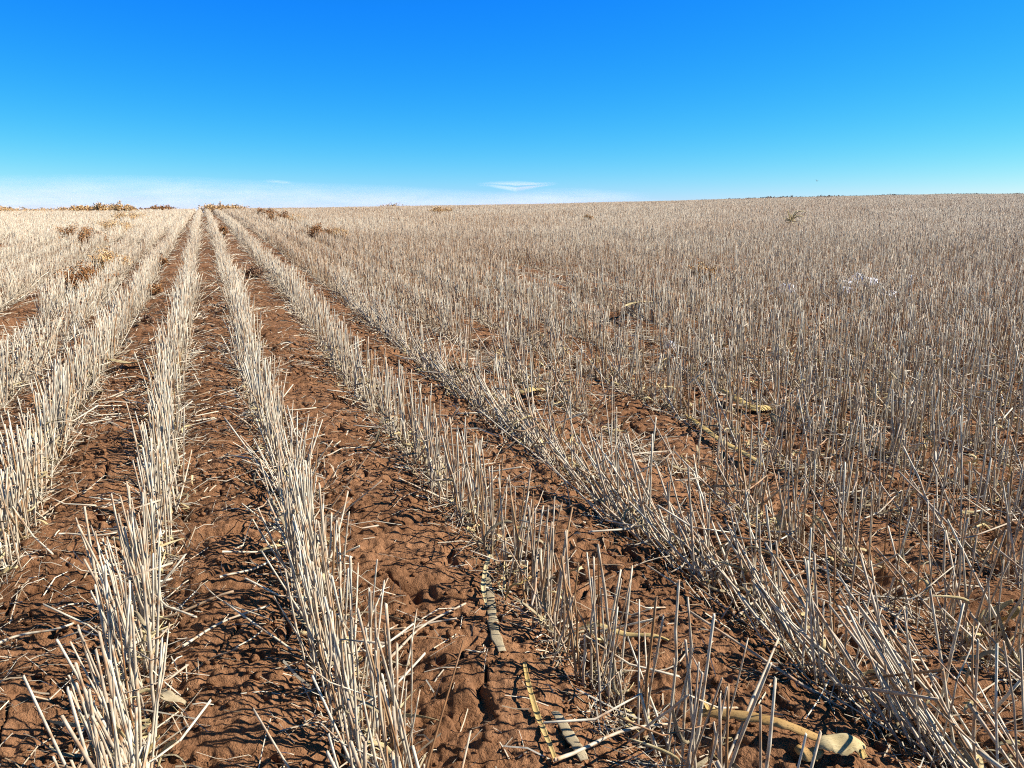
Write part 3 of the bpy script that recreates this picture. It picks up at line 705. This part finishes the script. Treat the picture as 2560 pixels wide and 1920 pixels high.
# ------------------------------------------------------------------ leftover snow and white scraps
def mat_snow():
    m, n, l, b = new_mat("old_snow", 0.6, 0.3); co = n.new("ShaderNodeTexCoord").outputs["Object"]
    t = noise(n, l, 14, 4, co); r = ramp(n, [(.3, (.78, .80, .84)), (.6, (.90, .91, .93))]); l.new(t.outputs[0], r.inputs[0]); l.new(r.outputs[0], b.inputs["Base Color"])
    bp = n.new("ShaderNodeBump"); bp.inputs["Strength"].default_value = .6; bp.inputs["Distance"].default_value = .02; l.new(t.outputs[0], bp.inputs["Height"]); l.new(bp.outputs[0], b.inputs["Normal"])
    return m
M_SNOW = mat_snow()
def mound(px, py, wpx, h, label, cat="snow patch", name="snow_patch", depth=0.8, mat=M_SNOW):
    p = at(px * K, py * K); w = wpx * np.linalg.norm(p) / 1659; nr, na = 10, 30
    V = [(0, 0, h)]; Q = []
    for i in range(1, nr + 1):
        for j in range(na):
            a = j / na * 2 * math.pi; t = i / nr
            rr = w / 2 * t * (1 + .5 * float(vnoise(np.array(3 * math.cos(a) + px), np.array(3 * math.sin(a)), 7)))
            x, y = rr * math.cos(a), rr * math.sin(a) * depth
            z = h * (1 - t ** 5) * (.72 + .9 * float(fbm(np.array(x * 9 + px), np.array(y * 9), 8, 3))) - .03 * (t == 1)
            gz = float(ground_z(p[0] + x, p[1] + y, False)) - p[2]
            V.append((x, y, gz + z))
    for i in range(nr - 1):
        for j in range(na):
            a = 1 + i * na + j; b = 1 + i * na + (j + 1) % na; Q.append((a, a + na, b + na, b))
    for j in range(0, na, 2): Q.append((0, 1 + j, 1 + (j + 1) % na, 1 + (j + 2) % na))
    o = link(name, mesh_quads(name, np.array(V), Q, mat, smooth=True)); o.location = p
    return tag(o, label, cat)
mound(1862, 612, 95, .085, "largest white snow patch among stubble at the right, seen through stalks")
mound(1700, 628, 40, .08, "small snow patch left of the largest snow patch")
mound(1662, 638, 24, .06, "faint snow remnant leftmost in the right hand stubble")
mound(1920, 640, 34, .09, "snow lump just below and right of the largest snow patch")
mound(1828, 634, 30, .07, "faint snow patch just below the left end of the largest patch")
mound(1965, 614, 14, .1, "tiny snow lump right of the largest snow patch beside a dark gap")
mound(1452, 757, 34, .05, "small whitish straw and leaf patch in stubble right of centre, nearer the viewer")  # pale straw and leaves, stood in for by a snow mound
mound(60, 461, 60, .22, "long thin white snow streak below the skyline at far left")
mound(205, 465, 34, .26, "small white snow patch below the skyline beside orange weeds")
mound(107, 508, 13, .14, "small bright white lump beside the dark furrow at far left", "white lump", "white_lump", 1.0)

# ------------------------------------------------------------------ bird
def bird():
    d = ray(1765 * K, 391 * K); p = np.array([0, 0, CAM_H]) + d * 42
    m, n, l, b = new_mat("dark_feathers", .8); b.inputs["Base Color"].default_value = (.05, .05, .06, 1)
    t = np.linspace(-1, 1, 9); V, Q = [], []
    for i, s in enumerate(t):
        rr = .012 * math.sqrt(max(1 - s * s, .02)) * (1.1 if s > 0 else .8)
        for j in range(8): V.append((s * .06, rr * math.cos(j * .785), rr * math.sin(j * .785)))
    Q = [(i * 8 + j, i * 8 + (j + 1) % 8, (i + 1) * 8 + (j + 1) % 8, (i + 1) * 8 + j) for i in range(8) for j in range(8)]
    for sd in (-1, 1):                       # wings grow from the shoulder ring
        o = len(V); k = [(.022, .008), (.03, .05), (.012, .095), (-.012, .05), (-.015, .008)]
        for dz in (.006, .003):
            V += [(x, sd * y, dz + .35 * y) for x, y in k] + [(0, sd * .05, dz + .0175)]
        Q += [(o, o + 1, o + 5, o + 4), (o + 1, o + 2, o + 3, o + 5), (o + 4, o + 5, o + 3, o + 3)]
        Q = [q for q in Q if len(set(q)) == 4]
        Q += [(o + 6, o + 10, o + 11, o + 7), (o + 7, o + 11, o + 9, o + 8), (o, o + 6, o + 7, o + 1), (o + 1, o + 7, o + 8, o + 2), (o + 2, o + 8, o + 9, o + 3)]
    ob = link("bird", mesh_quads("bird", np.array(V), Q, m, smooth=True)); ob.location = p; ob.rotation_euler = (R(20), R(-8), R(15))
    tag(ob, "tiny dark bird flying in the blue sky above the right hand crest", "bird")
bird()

# ------------------------------------------------------------------ clouds low on the horizon
def cloud(name, xs, tops, bots, dist, label, dens, seed, soft, lowfade=None):
    """a long low body of vapour at its real distance; fades out towards its edges with torn wisps"""
    nu, nv = 140, 32; az = [R(YAW) + math.atan((x - 1280) / 1920 / _cp) for x in (xs[0], xs[-1])]
    V, FD = [], []
    for i in range(nu):
        u = i / (nu - 1); px = xs[0] + (xs[-1] - xs[0]) * u; a = R(YAW) + math.atan((px - 1280) / 1920 / _cp)
        zt = (467 - np.interp(px, xs, tops)) / 1980 * dist + CAM_H; zb = (467 - np.interp(px, xs, bots)) / 1980 * dist + CAM_H
        for j in range(nv):
            v = j / nv * 2 * math.pi; s = math.sin(v)
            z = (zt + zb) / 2 + (zt - zb) / 2 * s; r = dist + 900 * math.cos(v)
            V.append((r * math.sin(a), r * math.cos(a), z))
            e = min(u, 1 - u) / (.06 if lowfade is None else .3)
            FD.append(min(1, e) * (1 - max(0, ((s if lowfade is None else abs(s)) - soft) / (1 - soft))) * (1 if lowfade is None else min(1, abs(s) / .3)))
    Q = [(i * nv + j, i * nv + (j + 1) % nv, (i + 1) * nv + (j + 1) % nv, (i + 1) * nv + j) for i in range(nu - 1) for j in range(nv)]
    m = bpy.data.materials.new(name + "_vapour"); m.use_nodes = True; n, l = m.node_tree.nodes, m.node_tree.links; n.clear()
    out = n.new("ShaderNodeOutputMaterial"); mix = n.new("ShaderNodeMixShader"); tr = n.new("ShaderNodeBsdfTransparent")
    df = n.new("ShaderNodeBsdfDiffuse"); tl = n.new("ShaderNodeBsdfTranslucent"); m2 = n.new("ShaderNodeAddShader")
    for k in (df, tl): k.inputs[0].default_value = (.30, .34, .40, 1); l.new(k.outputs[0], m2.inputs[0 if k is df else 1])
    a = n.new("ShaderNodeAttribute"); a.attribute_name = "fade"
    co = n.new("ShaderNodeTexCoord"); mp = n.new("ShaderNodeMapping"); mp.inputs["Scale"].default_value = (.0032, .0012, .02); mp.inputs["Location"].default_value = (seed, seed * 2.1, 0)
    l.new(co.outputs["Object"], mp.inputs[0]); t = noise(n, l, 1.0, 5, mp.outputs[0], .6)
    r = ramp(n, [(.28, (.25, .25, .25)), (.62, (1, 1, 1))]); l.new(t.outputs[0], r.inputs[0])
    f = n.new("ShaderNodeMath"); f.operation = 'MULTIPLY'; l.new(a.outputs["Fac"], f.inputs[0]); l.new(r.outputs[0], f.inputs[1])
    f2 = n.new("ShaderNodeMath"); f2.operation = 'MULTIPLY'; f2.inputs[1].default_value = dens; l.new(f.outputs[0], f2.inputs[0])
    l.new(f2.outputs[0], mix.inputs[0]); l.new(tr.outputs[0], mix.inputs[1]); l.new(m2.outputs[0], mix.inputs[2]); l.new(mix.outputs[0], out.inputs[0])
    o = link(name, mesh_quads(name, np.array(V), Q, m, {"fade": FD}))
    return tag(o, label, "cloud")
cloud("cloud_bank", [-600, 0, 250, 500, 760, 1000, 1200, 1420, 1750], [446, 444, 439, 441, 453, 462, 475, 488, 499], [700] * 9, 7000,
      "long pale cloud bank lying low along the left horizon", .36, 3.1, .62)
cloud("cloud_wisp", [1195, 1230, 1290, 1340, 1390], [458, 454, 452, 456, 455], [466, 468, 480, 470, 462], 6200, "thin white cloud wisp above the horizon right of the picture centre", .6, 8.7, .0, True)
cloud("cloud_streak", [1150, 1250, 1330, 1440, 1520, 1610], [486, 476, 470, 468, 474, 480], [570, 570, 565, 560, 540, 530], 6400, "long white cloud streak touching the horizon under the small wisp", .5, 5.3, .0, True)
cloud("cloud_fleck", [695, 720, 745, 770], [452, 451, 453, 457], [455, 457, 460, 460], 6500, "small faint cloud fleck just above the cloud bank", .4, 2.2, .0, True)
